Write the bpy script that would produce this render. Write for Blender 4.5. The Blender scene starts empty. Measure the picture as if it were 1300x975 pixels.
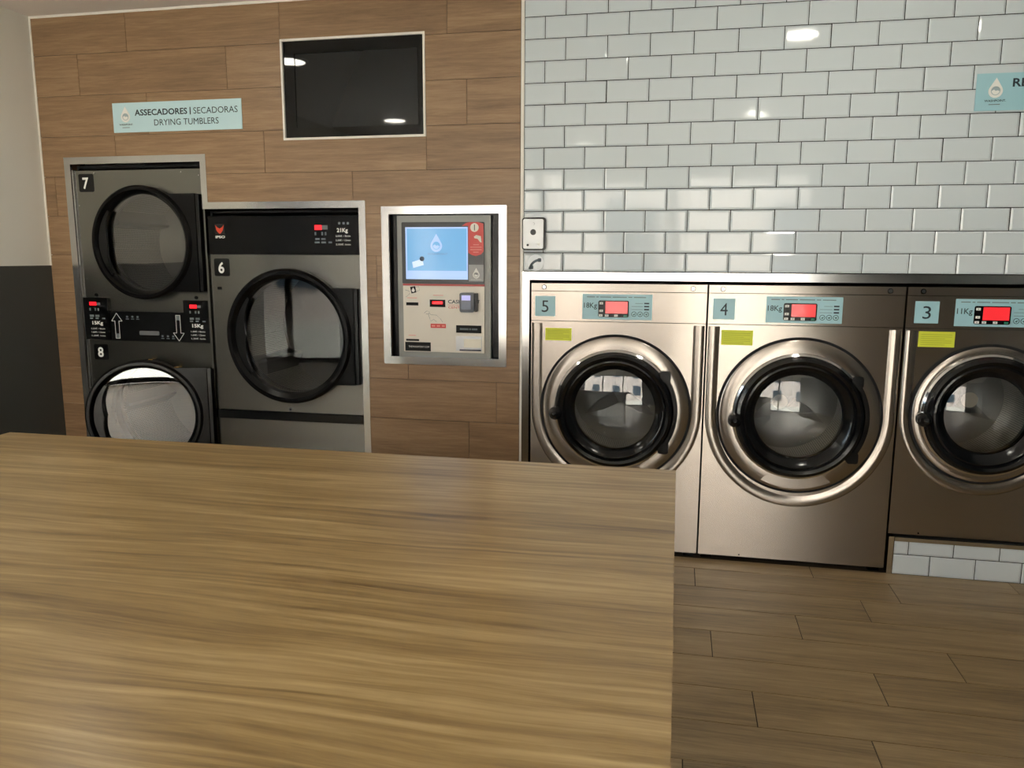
import bpy, bmesh, math, random
from mathutils import Vector, Matrix
random.seed(7)
PI = math.pi
SC = bpy.context.scene
COL = SC.collection

# ------------------------------------------------------------------ camera
cam = bpy.data.cameras.new('camera'); camo = bpy.data.objects.new('camera', cam)
COL.objects.link(camo); SC.camera = camo
cam.sensor_fit = 'HORIZONTAL'; cam.sensor_width = 36.0; cam.lens = 36.0 * 1000.0 / 1300.0
cam.clip_start = 0.02; cam.clip_end = 300
yaw, pitch, roll = -0.20647, 0.160649, 0.003627
r = Vector((math.cos(yaw), -math.sin(yaw), 0)); f = Vector((math.sin(yaw), math.cos(yaw), 0)); u = Vector((0, 0, 1))
f2 = math.cos(pitch) * f - math.sin(pitch) * u; u2 = math.cos(pitch) * u + math.sin(pitch) * f
r3 = math.cos(roll) * r + math.sin(roll) * u2; u3 = -math.sin(roll) * r + math.cos(roll) * u2
M = Matrix(((r3.x, u3.x, -f2.x, 0.77043), (r3.y, u3.y, -f2.y, -3.95501), (r3.z, u3.z, -f2.z, 1.52104), (0, 0, 0, 1)))
camo.matrix_world = M

# ------------------------------------------------------------------ light
SC.view_settings.view_transform = 'Standard'; SC.view_settings.look = 'None'
SC.view_settings.gamma = 1.0; SC.view_settings.use_curve_mapping = False
SC.view_settings.exposure = 1.72
world = bpy.data.worlds.new('sky'); SC.world = world; world.use_nodes = True
bg = world.node_tree.nodes['Background']
bg.inputs['Color'].default_value = (0.72, 0.86, 1.0, 1); bg.inputs['Strength'].default_value = 1.8
sun = bpy.data.lights.new('sun', 'SUN'); suno = bpy.data.objects.new('sun', sun); COL.objects.link(suno)
sun.energy = 17.0; sun.angle = 0.01; sun.color = (1.0, 0.97, 0.92)
suno.location = (-8, 4, 12)
suno.rotation_euler = Vector((0.58, -0.18, -0.76)).to_track_quat('-Z', 'Y').to_euler()

# room constants: tiled/wooden wall face is y = 0, the room lies at y < 0, floor z = 0
XL, XR, YF, ZC = -2.774, 3.70, -6.2, 2.81

# ------------------------------------------------------------------ materials
def s2l(c):
    return tuple(((v / 255) / 12.92 if v / 255 <= 0.04045 else ((v / 255 + 0.055) / 1.055) ** 2.4) for v in c) + (1.0,)
MATS = {}
def mat(name, rgb, rough=0.5, metal=0.0, spec=0.5, coat=0.0, emit=None, estr=0.0, lin=False):
    if name in MATS: return MATS[name]
    m = bpy.data.materials.new(name); m.use_nodes = True; MATS[name] = m
    b = m.node_tree.nodes['Principled BSDF']
    c = tuple(rgb) + (1.0,) if lin else s2l(rgb)
    b.inputs['Base Color'].default_value = c; b.inputs['Roughness'].default_value = rough
    b.inputs['Metallic'].default_value = metal; b.inputs['Specular IOR Level'].default_value = spec
    b.inputs['Coat Weight'].default_value = coat; b.inputs['Coat Roughness'].default_value = 0.05
    if emit:
        b.inputs['Emission Color'].default_value = s2l(emit); b.inputs['Emission Strength'].default_value = estr
    return m
def nd(m, t, **kw):
    n = m.node_tree.nodes.new(t)
    for k, v in kw.items(): setattr(n, k, v)
    return n
def ln(m, a, b): m.node_tree.links.new(a, b)

def wood(name, dark, mid, light, rough, axis_scale, var=0.12, freq=1.0, coat=0.0, fine=0.25, spread=0.0, bend=0.0, lines=0.0):
    m = mat(name, mid, rough, coat=coat)
    b = m.node_tree.nodes['Principled BSDF']
    geo = nd(m, 'ShaderNodeNewGeometry'); inf = nd(m, 'ShaderNodeObjectInfo')
    sc = nd(m, 'ShaderNodeVectorMath', operation='MULTIPLY'); sc.inputs[1].default_value = axis_scale
    off = nd(m, 'ShaderNodeMath', operation='MULTIPLY'); off.inputs[1].default_value = 57.0
    add = nd(m, 'ShaderNodeVectorMath', operation='ADD')
    comb = nd(m, 'ShaderNodeCombineXYZ')
    src = geo.outputs['Position']
    if bend:                                        # grain that bows into cathedral figures
        bs = nd(m, 'ShaderNodeVectorMath', operation='MULTIPLY'); bs.inputs[1].default_value = (1.3, 4.0, 4.0)
        bn = nd(m, 'ShaderNodeTexNoise'); bn.inputs['Scale'].default_value = 1.0; bn.inputs['Detail'].default_value = 2
        bm_ = nd(m, 'ShaderNodeVectorMath', operation='MULTIPLY'); bm_.inputs[1].default_value = (0, bend, 0)
        ba = nd(m, 'ShaderNodeVectorMath', operation='ADD')
        ln(m, src, bs.inputs[0]); ln(m, bs.outputs[0], bn.inputs['Vector']); ln(m, bn.outputs['Color'], bm_.inputs[0]); ln(m, src, ba.inputs[0]); ln(m, bm_.outputs[0], ba.inputs[1])
        src = ba.outputs[0]
    ln(m, src, sc.inputs[0]); ln(m, inf.outputs['Random'], off.inputs[0])
    for k in range(3): ln(m, off.outputs[0], comb.inputs[k])
    ln(m, sc.outputs[0], add.inputs[0]); ln(m, comb.outputs[0], add.inputs[1])
    n1 = nd(m, 'ShaderNodeTexNoise'); n1.inputs['Scale'].default_value = 0.9 * freq; n1.inputs['Detail'].default_value = 7; n1.inputs['Roughness'].default_value = 0.62; n1.inputs['Distortion'].default_value = 0.9
    n2 = nd(m, 'ShaderNodeTexNoise'); n2.inputs['Scale'].default_value = 4.5 * freq; n2.inputs['Detail'].default_value = 5; n2.inputs['Roughness'].default_value = 0.7; n2.inputs['Distortion'].default_value = 0.3
    ln(m, add.outputs[0], n1.inputs['Vector']); ln(m, add.outputs[0], n2.inputs['Vector'])
    mx = nd(m, 'ShaderNodeMath', operation='MULTIPLY_ADD'); mx.inputs[1].default_value = 0.6
    m2 = nd(m, 'ShaderNodeMath', operation='MULTIPLY'); m2.inputs[1].default_value = 0.4
    ln(m, n2.outputs['Fac'], m2.inputs[0]); ln(m, n1.outputs['Fac'], mx.inputs[0]); ln(m, m2.outputs[0], mx.inputs[2])
    fs_ = nd(m, 'ShaderNodeVectorMath', operation='MULTIPLY'); fs_.inputs[1].default_value = (1.6, 5.0, 5.0)
    n3 = nd(m, 'ShaderNodeTexNoise'); n3.inputs['Scale'].default_value = 2.2 * freq; n3.inputs['Detail'].default_value = 4; n3.inputs['Roughness'].default_value = 0.6; n3.inputs['Distortion'].default_value = 0.5
    ln(m, add.outputs[0], fs_.inputs[0]); ln(m, fs_.outputs[0], n3.inputs['Vector'])
    m3 = nd(m, 'ShaderNodeMath', operation='MULTIPLY_ADD'); m3.inputs[1].default_value = fine; 
    ln(m, n3.outputs['Fac'], m3.inputs[0]); 
    o3 = nd(m, 'ShaderNodeMath', operation='SUBTRACT'); o3.inputs[1].default_value = fine * 0.5
    ln(m, mx.outputs[0], o3.inputs[0]); ln(m, o3.outputs[0], m3.inputs[2]); mx = m3
    if lines:                                       # thin long pores, dark and light
        ls = nd(m, 'ShaderNodeVectorMath', operation='MULTIPLY'); ls.inputs[1].default_value = (0.45, 62.0, 62.0)
        n4 = nd(m, 'ShaderNodeTexNoise'); n4.inputs['Scale'].default_value = 1.0; n4.inputs['Detail'].default_value = 2; n4.inputs['Roughness'].default_value = 0.5
        ln(m, src, ls.inputs[0]); ln(m, ls.outputs[0], n4.inputs['Vector'])
        m4 = nd(m, 'ShaderNodeMath', operation='MULTIPLY_ADD'); m4.inputs[1].default_value = lines
        o4 = nd(m, 'ShaderNodeMath', operation='SUBTRACT'); o4.inputs[1].default_value = lines * 0.5
        ln(m, mx.outputs[0], o4.inputs[0]); ln(m, n4.outputs['Fac'], m4.inputs[0]); ln(m, o4.outputs[0], m4.inputs[2]); mx = m4
    vr = nd(m, 'ShaderNodeMath', operation='MULTIPLY_ADD'); vr.inputs[1].default_value = var; 
    ln(m, inf.outputs['Random'], vr.inputs[0])
    sub = nd(m, 'ShaderNodeMath', operation='SUBTRACT'); sub.inputs[1].default_value = var / 2
    ln(m, mx.outputs[0], sub.inputs[0]); ln(m, sub.outputs[0], vr.inputs[2])
    cr = nd(m, 'ShaderNodeValToRGB'); e = cr.color_ramp.elements
    e[0].position = 0.33 - spread; e[0].color = s2l(dark); e[1].position = 0.66 + spread; e[1].color = s2l(light)
    k = e.new(0.5); k.color = s2l(mid)
    ln(m, vr.outputs[0], cr.inputs['Fac']); ln(m, cr.outputs['Color'], b.inputs['Base Color'])
    bp = nd(m, 'ShaderNodeBump'); bp.inputs['Strength'].default_value = 0.04; bp.inputs['Distance'].default_value = 0.002
    ln(m, n2.outputs['Fac'], bp.inputs['Height']); ln(m, bp.outputs['Normal'], b.inputs['Normal'])
    return m
def steel(name, rgb, rough, aniso=0.75, bump=0.0):
    m = mat(name, rgb, rough, 1.0); b = m.node_tree.nodes['Principled BSDF']
    b.inputs['Anisotropic'].default_value = aniso; b.inputs['Anisotropic Rotation'].default_value = 0.25
    t = nd(m, 'ShaderNodeTangent', direction_type='UV_MAP'); t.uv_map = 'UVMap'
    ln(m, t.outputs['Tangent'], b.inputs['Tangent'])
    geo = nd(m, 'ShaderNodeNewGeometry'); sc = nd(m, 'ShaderNodeVectorMath', operation='MULTIPLY'); sc.inputs[1].default_value = (2.0, 2.0, 260.0)
    n = nd(m, 'ShaderNodeTexNoise'); n.inputs['Scale'].default_value = 1.0; n.inputs['Detail'].default_value = 3
    ln(m, geo.outputs['Position'], sc.inputs[0]); ln(m, sc.outputs[0], n.inputs['Vector'])
    mr = nd(m, 'ShaderNodeMapRange'); mr.inputs['To Min'].default_value = rough * 0.96; mr.inputs['To Max'].default_value = rough * 1.05
    ln(m, n.outputs['Fac'], mr.inputs['Value']); ln(m, mr.outputs[0], b.inputs['Roughness'])
    return m
def thin_glass(name, tint, ior=1.5, rough=0.0, boost=1.0):
    m = bpy.data.materials.new(name); m.use_nodes = True; MATS[name] = m
    nt = m.node_tree; nt.nodes.remove(nt.nodes['Principled BSDF'])
    out = nt.nodes['Material Output']
    tr = nd(m, 'ShaderNodeBsdfTransparent'); tr.inputs['Color'].default_value = tint + (1.0,)
    gl = nd(m, 'ShaderNodeBsdfGlossy'); gl.inputs['Roughness'].default_value = rough; gl.inputs['Color'].default_value = (1, 1, 1, 1)
    fr = nd(m, 'ShaderNodeFresnel'); fr.inputs['IOR'].default_value = ior
    ml = nd(m, 'ShaderNodeMath', operation='MULTIPLY', use_clamp=True); ml.inputs[1].default_value = boost
    mx = nd(m, 'ShaderNodeMixShader')
    ln(m, fr.outputs[0], ml.inputs[0]); ln(m, ml.outputs[0], mx.inputs[0]); ln(m, tr.outputs[0], mx.inputs[1]); ln(m, gl.outputs[0], mx.inputs[2])
    ln(m, mx.outputs[0], out.inputs['Surface'])
    return m
def perforated(name):
    m = mat(name, (178, 172, 160), 0.3, 1.0); b = m.node_tree.nodes['Principled BSDF']
    uv = nd(m, 'ShaderNodeUVMap'); uv.uv_map = 'UVMap'
    v = nd(m, 'ShaderNodeTexVoronoi'); v.inputs['Scale'].default_value = 95; v.inputs['Randomness'].default_value = 0.0; v.voronoi_dimensions = '2D'
    ln(m, uv.outputs[0], v.inputs['Vector'])
    cr = nd(m, 'ShaderNodeValToRGB'); e = cr.color_ramp.elements
    e[0].position = 0.26; e[0].color = (0.02, 0.02, 0.02, 1); e[1].position = 0.32; e[1].color = (0.62, 0.58, 0.5, 1)
    ln(m, v.outputs['Distance'], cr.inputs['Fac']); ln(m, cr.outputs['Color'], b.inputs['Base Color'])
    return m

WOODWALL = wood('wood_look_plank', (106, 82, 58), (146, 116, 86), (176, 146, 112), 0.42, (1.2, 10, 13), 0.05, spread=0.09)
WOODFLOOR = wood('wood_look_floor_plank', (118, 98, 68), (150, 126, 90), (172, 148, 110), 0.36, (1.1, 13, 11), 0.07)
WOODTABLE = wood('table_laminate', (98, 74, 42), (150, 123, 79), (186, 160, 114), 0.30, (0.8, 9, 9), 0.0, 1.15, fine=0.22, bend=0.085, lines=0.42, spread=0.05)
STEEL = steel('brushed_steel', (178, 171, 163), 0.26, 0.93)
STEELD = steel('brushed_steel_dark', (152, 152, 147), 0.26, 0.93)
FRAME = steel('bright_steel', (222, 222, 220), 0.16, 0.4)
CHROME = mat('chrome', (225, 225, 225), 0.08, 1.0)
TILE = mat('white_glazed_tile', (207, 216, 221), 0.07, coat=0.3)
GROUT = mat('dark_grout', (20, 22, 24), 0.9)
BROWNGROUT = mat('brown_grout', (58, 46, 32), 0.9)
BLACKGLOSS = mat('black_gloss_plastic', (14, 15, 17), 0.16)
BLACK = mat('black_plastic', (11, 11, 12), 0.24, spec=0.25)
BLACKMAT = mat('black_void', (10, 10, 11), 0.8)
FASCIA = mat('black_fascia', (14, 14, 16), 0.2, spec=0.22)
WHITEP = mat('white_print', (236, 236, 232), 0.5)
INK = mat('dark_ink', (28, 42, 52), 0.5)
GREYINK = mat('grey_ink', (110, 120, 124), 0.5)
BLUE = mat('pale_blue_vinyl', (160, 203, 214), 0.35)
BLUEL = mat('light_blue_vinyl', (196, 226, 232), 0.35)
YEL = mat('yellow_green_sticker', (214, 222, 60), 0.5)
YELINK = mat('olive_ink', (150, 158, 40), 0.6)
RED = mat('red_vinyl', (208, 66, 60), 0.4)
LED = mat('red_led_screen', (150, 20, 24), 0.25, emit=(255, 50, 56), estr=0.24, coat=0.6)
LEDS = mat('red_led_digits', (160, 10, 14), 0.3, emit=(255, 24, 34), estr=0.7)
DARKPAINT = mat('dark_grey_paint', (66, 68, 66), 0.55)
WHITEPAINT = mat('off_white_paint', (236, 234, 226), 0.7)
CEIL = mat('ceiling_paint', (236, 228, 224), 0.8)
WHITETRIM = mat('white_trim', (235, 230, 222), 0.4)
GREYPAN = mat('grey_metal_panel', (150, 152, 148), 0.4)
CREAM = mat('cream_front_panel', (226, 220, 208), 0.35)
SILVER = mat('silver_plate', (200, 202, 204), 0.4, 0.4)
GLASS = thin_glass('door_glass', (0.74, 0.76, 0.77), boost=2.2)
BOWL = thin_glass('inner_glass', (0.84, 0.86, 0.87), boost=0.6)
DGLASS = thin_glass('dryer_door_glass', (0.50, 0.52, 0.52), boost=4.4)
PANE = thin_glass('window_glass', (0.93, 0.96, 0.95))
DRUM = perforated('perforated_drum')
DRUMS = mat('drum_steel', (150, 147, 142), 0.35, 1.0)
SCREENB = mat('blue_screen', (60, 120, 170), 0.15, emit=(112, 178, 226), estr=0.20, coat=0.3)
SCREENL = mat('pale_blue_screen', (120, 140, 200), 0.15, emit=(170, 205, 245), estr=0.22, coat=0.3)
SCREENW = mat('white_blue_screen', (150, 170, 210), 0.15, emit=(200, 222, 250), estr=0.22, coat=0.3)
TVGLASS = mat('tv_screen', (30, 32, 33), 0.03, spec=0.5)
TVBEZ = mat('tv_bezel', (6, 7, 8), 0.03, spec=0.5)
GREEN = mat('green_button', (40, 130, 100), 0.4)
ORANGE = mat('orange_red_emblem', (222, 70, 42), 0.4)
LAMP = mat('lamp_diffuser', (255, 255, 250), 0.4, emit=(255, 250, 236), estr=14.0)
PAVE = mat('pavement', (176, 170, 160), 0.85)
FACADE = mat('cream_render', (230, 212, 202), 0.8)
FACADEG = mat('facade_glass', (60, 76, 90), 0.1)
ALU = mat('dark_aluminium', (58, 60, 62), 0.4, 0.7)

# ------------------------------------------------------------------ helpers
ORG = {}
def org(o): return ORG.get(o.name, Vector((0, 0, 0))) if o else Vector((0, 0, 0))
class MB:
    def __init__(s): s.v = []; s.f = []; s.uv = None
    def box(s, x0, x1, y0, y1, z0, z1):
        n = len(s.v)
        s.v += [(x, y, z) for z in (z0, z1) for y in (y0, y1) for x in (x0, x1)]
        s.f += [tuple(n + i for i in q) for q in ((0, 2, 3, 1), (4, 5, 7, 6), (0, 1, 5, 4), (2, 6, 7, 3), (0, 4, 6, 2), (1, 3, 7, 5))]
        return s
    def prism(s, pts, y0, y1):                      # polygon in x,z extruded along y
        n = len(s.v); k = len(pts)
        s.v += [(x, y0, z) for x, z in pts] + [(x, y1, z) for x, z in pts]
        s.f += [tuple(range(n, n + k)), tuple(range(n + 2 * k - 1, n + k - 1, -1))]
        s.f += [(n + i, n + k + i, n + k + (i + 1) % k, n + (i + 1) % k) for i in range(k)]
        return s
    def rrect(s, x0, x1, z0, z1, r, y0, y1, n=5):
        p = []
        for cx, cz, a in ((x1 - r, z1 - r, 0), (x0 + r, z1 - r, 90), (x0 + r, z0 + r, 180), (x1 - r, z0 + r, 270)):
            for i in range(n + 1):
                t = math.radians(a + 90 * i / n); p.append((cx + r * math.cos(t), cz + r * math.sin(t)))
        return s.prism(p, y0, y1)
    def disc(s, cx, cz, r, y0, y1, n=24):
        return s.prism([(cx + r * math.cos(2 * PI * i / n), cz + r * math.sin(2 * PI * i / n)) for i in range(n)], y0, y1)
    def ring(s, cx, cz, r0, r1, y0, y1, n=32, a0=0, a1=360):
        return s.lathe(cx, cz, [(r0, y0), (r1, y0), (r1, y1), (r0, y1)], n, True, a0, a1)
    def lathe(s, cx, cz, prof, n=72, closed=False, a0=0, a1=360):
        b = len(s.v); k = len(prof); full = abs(a1 - a0) >= 360
        m = n if full else n + 1
        for i in range(m):
            t = math.radians(a0 + (a1 - a0) * i / n)
            s.v += [(cx + r * math.cos(t), y, cz + r * math.sin(t)) for r, y in prof]
        for i in range(n):
            j = (i + 1) % m
            for q in range(k if closed else k - 1):
                w = (q + 1) % k
                s.f.append((b + i * k + q, b + i * k + w, b + j * k + w, b + j * k + q))
        if not full and closed:
            s.f += [tuple(b + q for q in range(k)), tuple(b + n * k + q for q in range(k))]
        return s
    def panel_hole(s, x0, x1, z0, z1, cx, cz, r, y0, y1, n=72):
        ang = sorted(set([2 * PI * i / n for i in range(n)] + [math.atan2(z - cz, x - cx) % (2 * PI) for x in (x0, x1) for z in (z0, z1)]))
        k = len(ang); b = len(s.v)
        for a in ang:
            c, d = math.cos(a), math.sin(a)
            t = min((((x1 if c > 0 else x0) - cx) / c) if abs(c) > 1e-9 else 1e9, (((z1 if d > 0 else z0) - cz) / d) if abs(d) > 1e-9 else 1e9)
            s.v += [(cx + r * c, y0, cz + r * d), (cx + t * c, y0, cz + t * d), (cx + r * c, y1, cz + r * d), (cx + t * c, y1, cz + t * d)]
        for i in range(k):
            p, q = b + 4 * i, b + 4 * ((i + 1) % k)
            s.f += [(p, p + 1, q + 1, q), (p + 2, q + 2, q + 3, p + 3), (p, q, q + 2, p + 2), (p + 1, p + 3, q + 3, q + 1)]
        return s
    def sweep(s, path, prof):                       # path in x,z ; profile (offset, y)
        b = len(s.v); k = len(prof); n = len(path)
        for i, (x, z) in enumerate(path):
            a = path[max(i - 1, 0)]; c = path[min(i + 1, n - 1)]
            tx, tz = c[0] - a[0], c[1] - a[1]; l = math.hypot(tx, tz); nx, nz = -tz / l, tx / l
            s.v += [(x + nx * w, y, z + nz * w) for w, y in prof]
        for i in range(n - 1):
            for q in range(k):
                w = (q + 1) % k
                s.f.append((b + i * k + q, b + i * k + w, b + (i + 1) * k + w, b + (i + 1) * k + q))
        s.f += [tuple(b + q for q in range(k)), tuple(b + (n - 1) * k + q for q in range(k))]
        return s
    def tube(s, pts, r, n=10):
        b = len(s.v)
        pts = [Vector(p) for p in pts]
        for i, p in enumerate(pts):
            t = (pts[min(i + 1, len(pts) - 1)] - pts[max(i - 1, 0)]).normalized()
            a = t.orthogonal().normalized(); c = t.cross(a)
            s.v += [tuple(p + a * (r * math.cos(2 * PI * k / n)) + c * (r * math.sin(2 * PI * k / n))) for k in range(n)]
        for i in range(len(pts) - 1):
            for k in range(n):
                s.f.append((b + i * n + k, b + i * n + (k + 1) % n, b + (i + 1) * n + (k + 1) % n, b + (i + 1) * n + k))
        s.f += [tuple(b + k for k in range(n)), tuple(b + (len(pts) - 1) * n + k for k in range(n))]
        return s
    def mesh(s, name, m, o=Vector((0, 0, 0)), smooth=False):
        me = bpy.data.meshes.new(name)
        me.from_pydata([(x - o.x, y - o.y, z - o.z) for x, y, z in s.v], [], s.f); me.update()
        bm = bmesh.new(); bm.from_mesh(me); bmesh.ops.recalc_face_normals(bm, faces=bm.faces); bm.to_mesh(me); bm.free()
        uvl = me.uv_layers.new(name='UVMap')
        for lp in me.loops:
            x, y, z = s.v[lp.vertex_index]
            uvl.data[lp.index].uv = s.uv(x, y, z) if s.uv else (x + y * 0.37, z + y * 0.61)
        me.materials.append(m)
        if smooth: me.shade_smooth(); me.set_sharp_from_angle(angle=math.radians(38))
        return me
    def build(s, name, m, parent=None, smooth=False, loc=None):
        o = loc if loc is not None else org(parent)
        ob = bpy.data.objects.new(name, s.mesh(name, m, Vector(o), smooth)); COL.objects.link(ob)
        if parent:
            ob.parent = parent
            ob.location = Vector(o) - org(parent)
        else: ob.location = Vector(o)
        ORG[ob.name] = Vector(o)
        return ob
def tag(o, label, cat, group=None):
    o['label'] = label; o['category'] = cat
    if group: o['group'] = group
    return o
def thing(name, label, cat, loc, group=None):
    o = bpy.data.objects.new(name, None); COL.objects.link(o); o.location = loc; ORG[o.name] = Vector(loc)
    o.empty_display_size = 0.1
    return tag(o, label, cat, group)
def struct(o): o['kind'] = 'structure'; return o
def lab(o, l): o['label'] = l; return o
def text(body, x0, x1, z0, z1, y, m, parent, name='lettering', bold=0.0, fit=True, align='L'):
    cu = bpy.data.curves.new('txt', 'FONT'); cu.body = body; cu.size = 1.0; cu.offset = bold; cu.extrude = 0.0; cu.resolution_u = 3
    to = bpy.data.objects.new('txt', cu); COL.objects.link(to)
    dg = bpy.context.evaluated_depsgraph_get(); dg.update()
    me = bpy.data.meshes.new_from_object(to.evaluated_get(dg)); bpy.data.objects.remove(to); bpy.data.curves.remove(cu)
    xs = [v.co.x for v in me.vertices]; ys = [v.co.y for v in me.vertices]
    mnx, mxx, mny, mxy = min(xs), max(xs), min(ys), max(ys)
    sz = (z1 - z0) / (mxy - mny); sx = (x1 - x0) / (mxx - mnx) if fit else sz
    o = org(parent)
    for v in me.vertices:
        v.co = Vector((x0 + (v.co.x - mnx) * sx - o.x, y - o.y, z0 + (v.co.y - mny) * sz - o.z))
    me.materials.clear(); me.materials.append(m); me.name = name
    ob = bpy.data.objects.new(name, me); COL.objects.link(ob); ob.parent = parent; ORG[ob.name] = o
    return ob
def rect_minus(rc, holes):
    out = [rc]
    for hx0, hx1, hz0, hz1 in holes:
        nxt = []
        for x0, x1, z0, z1 in out:
            if hx1 <= x0 or hx0 >= x1 or hz1 <= z0 or hz0 >= z1: nxt.append((x0, x1, z0, z1)); continue
            a, b = max(x0, hx0), min(x1, hx1)
            if x0 < a: nxt.append((x0, a, z0, z1))
            if b < x1: nxt.append((b, x1, z0, z1))
            if z0 < hz0: nxt.append((a, b, z0, hz0))
            if hz1 < z1: nxt.append((a, b, hz1, z1))
        out = nxt
    return out
def drop(mb, cx, z0, z1, y0, y1, k=1.0):           # water-drop outline
    h = z1 - z0; R = h * 0.34 * k; cz = z0 + h * 0.34
    p = []
    for i in range(21):
        t = math.radians(-215 + 250 * i / 20); p.append((cx + R * math.cos(t), cz + h * 0.34 * math.sin(t)))
    p.append((cx, z1))
    return mb.prism(p, y0, y1)
def drop_logo(parent, cx, z0, z1, y, colour, inner):
    drop(MB(), cx, z0, z1, y - 0.0008, y).build('drop_emblem', colour, parent)
    h = z1 - z0; cz = z0 + h * 0.35; R = h * 0.22
    MB().ring(cx, cz, R * 0.86, R, y - 0.0014, y - 0.0008, 24).build('emblem_circle', inner, parent)
    p = [(cx + R * math.cos(math.radians(a)), cz + R * math.sin(math.radians(a))) for a in range(-10, 200, 14)]
    p += [(cx - R * 0.35, cz + R * 0.3), (cx, cz - R * 0.05), (cx + R * 0.4, cz + R * 0.1)]
    MB().prism(p, y - 0.0014, y - 0.0008).build('emblem_wave', inner, parent)

# ------------------------------------------------------------------ openings of the machines in the wall
H_STACK = (-2.60, -1.765, 0.0, 2.035); H_DRY = (-1.765, -0.865, 0.0, 1.785)
H_CASH = (-0.722, -0.12, 0.98, 1.742); H_TV = (-1.275, -0.512, 2.125, 2.612)
H_WASH = (0.02, 2.575, 0.0, 1.42)
HOLES = [H_STACK, H_DRY, H_CASH, H_TV]
PH = [(-2.626, -1.745, 0.0, 2.058), (-1.745, -0.839, 0.0, 1.805), (-0.752, -0.086, 0.955, 1.774), (-1.283, -0.504, 2.117, 2.618)]

# ------------------------------------------------------------------ shell
mb = MB()
for x0, x1, z0, z1 in rect_minus((XL, 0.0, 0.0, ZC), HOLES): mb.box(x0, x1, 0.0, 0.12, z0, z1)
wall_back = struct(mb.build('wall_back', mat('tan_grout', (104, 80, 56), 0.9)))
mb = MB()
for x0, x1, z0, z1 in rect_minus((0.0, XR, 0.0, ZC), [H_WASH]): mb.box(x0, x1, -0.0045, 0.12, z0, z1)
wall_tiled = struct(mb.build('wall_back_tiled', GROUT))
# wood-look planks of the wall: pitch 216 mm, 895 mm long
PL, J = 0.895, 0.0012
seam = {3: 0.30, 12: -1.285}
off = {0: 0.10, 1: -0.288 - 0.1, 2: -0.288, 3: -0.139, 4: -0.62, 5: -0.40, 6: -0.785, 7: -0.25, 8: -0.907, 9: -0.503, 10: -0.29, 11: -0.70, 12: -0.389}
for rw in range(13):
    z0 = 0.657 - 0.216 * 3 + 0.216 * rw; z1 = min(z0 + 0.216, ZC - 0.008); z0 = max(z0, 0)
    x = off[rw] - 4 * PL
    while x < -0.02:
        a, b = max(x, XL + 0.002), min(x + PL, -0.018)
        if b - a > 0.02:
            pcs = rect_minus((a + J, b - J, z0 + J, z1 - J), PH)
            mb = MB()
            for p in pcs: mb.box(p[0], p[1], -0.009, 0.0, p[2], p[3])
            if pcs: mb.build('plank', WOODWALL, wall_back, loc=(a, 0, z0))
        x += PL
# metro tiles
TP, TZ = 0.2, 0.101505
def tile_mesh(w, h):
    mb = MB(); j = 0.0018; bv = 0.010
    o = [(j, j), (w - j, j), (w - j, h - j), (j, h - j)]; i = [(bv, bv), (w - bv, bv), (w - bv, h - bv), (bv, h - bv)]
    mb.v = [(x, -0.0042, z) for x, z in o] + [(x, -0.0055, z) for x, z in o] + [(x, -0.0090, z) for x, z in i]
    for q in range(4):
        t = (q + 1) % 4
        mb.f += [(q, t, 4 + t, 4 + q), (4 + q, 4 + t, 8 + t, 8 + q)]
    mb.f += [(8, 9, 10, 11)]
    return mb.mesh('tile', TILE)
TM = {}
def put_tile(x, z, w, h, parent, y=0.0):
    key = (round(w, 4), round(h, 4))
    if key not in TM: TM[key] = tile_mesh(w, h)
    o = bpy.data.objects.new('tile', TM[key]); COL.objects.link(o); o.parent = parent
    o.location = Vector((x, y, z)) - org(parent)
    o.rotation_euler = (random.gauss(0, 0.0035), 0, random.gauss(0, 0.0035))
for k in range(-1, 13):
    z0 = 1.5393 + TZ * k; z1 = z0 + TZ
    za = max(z0, 1.448); zb = min(z1, ZC - 0.003)
    if zb - za < 0.025: continue
    odd = (k % 2 == 0)                              # row starting with half a tile
    x = -0.1 if odd else 0.0
    while x < XR - 0.03:
        a, b = max(x, 0.0), min(x + TP, XR)
        put_tile(a, za, b - a, zb - za, wall_tiled)
        x += TP
# the run of tiles right of the washers, too many to part out singly
mb = MB()
for k in range(15):
    za = TZ * k; zb = min(za + TZ, 1.446); x = 2.606 - (0.1 if k % 2 else 0.0)
    while x < XR - 0.02:
        a, b = max(x, 2.606), min(x + TP, XR)
        if zb - za > 0.02 and b - a > 0.02:
            n0 = len(mb.v)
            for (d, y) in ((0.0013, -0.0042), (0.0013, -0.0055), (0.010, -0.0090)): mb.v += [(a + d, y, za + d), (b - d, y, za + d), (b - d, y, zb - d), (a + d, y, zb - d)]
            for l in (0, 4):
                for q in range(4): mb.f.append((n0 + l + q, n0 + l + (q + 1) % 4, n0 + l + 4 + (q + 1) % 4, n0 + l + 4 + q))
            mb.f.append((n0 + 8, n0 + 9, n0 + 10, n0 + 11))
        x += TP
mb.build('tile_field', TILE, wall_tiled)['kind'] = 'stuff'
# edges
struct(MB().box(-0.016, -0.0005, -0.0115, 0.0, 0.0, ZC).build('trim_1', WHITETRIM))
struct(MB().box(XL, -0.018, -0.013, 0.0, ZC - 0.012, ZC).build('trim_2', WHITETRIM))
struct(MB().box(XL, XL + 0.009, -0.013, 0.0, 1.46, ZC - 0.0125).build('trim_3', WHITETRIM))
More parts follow.
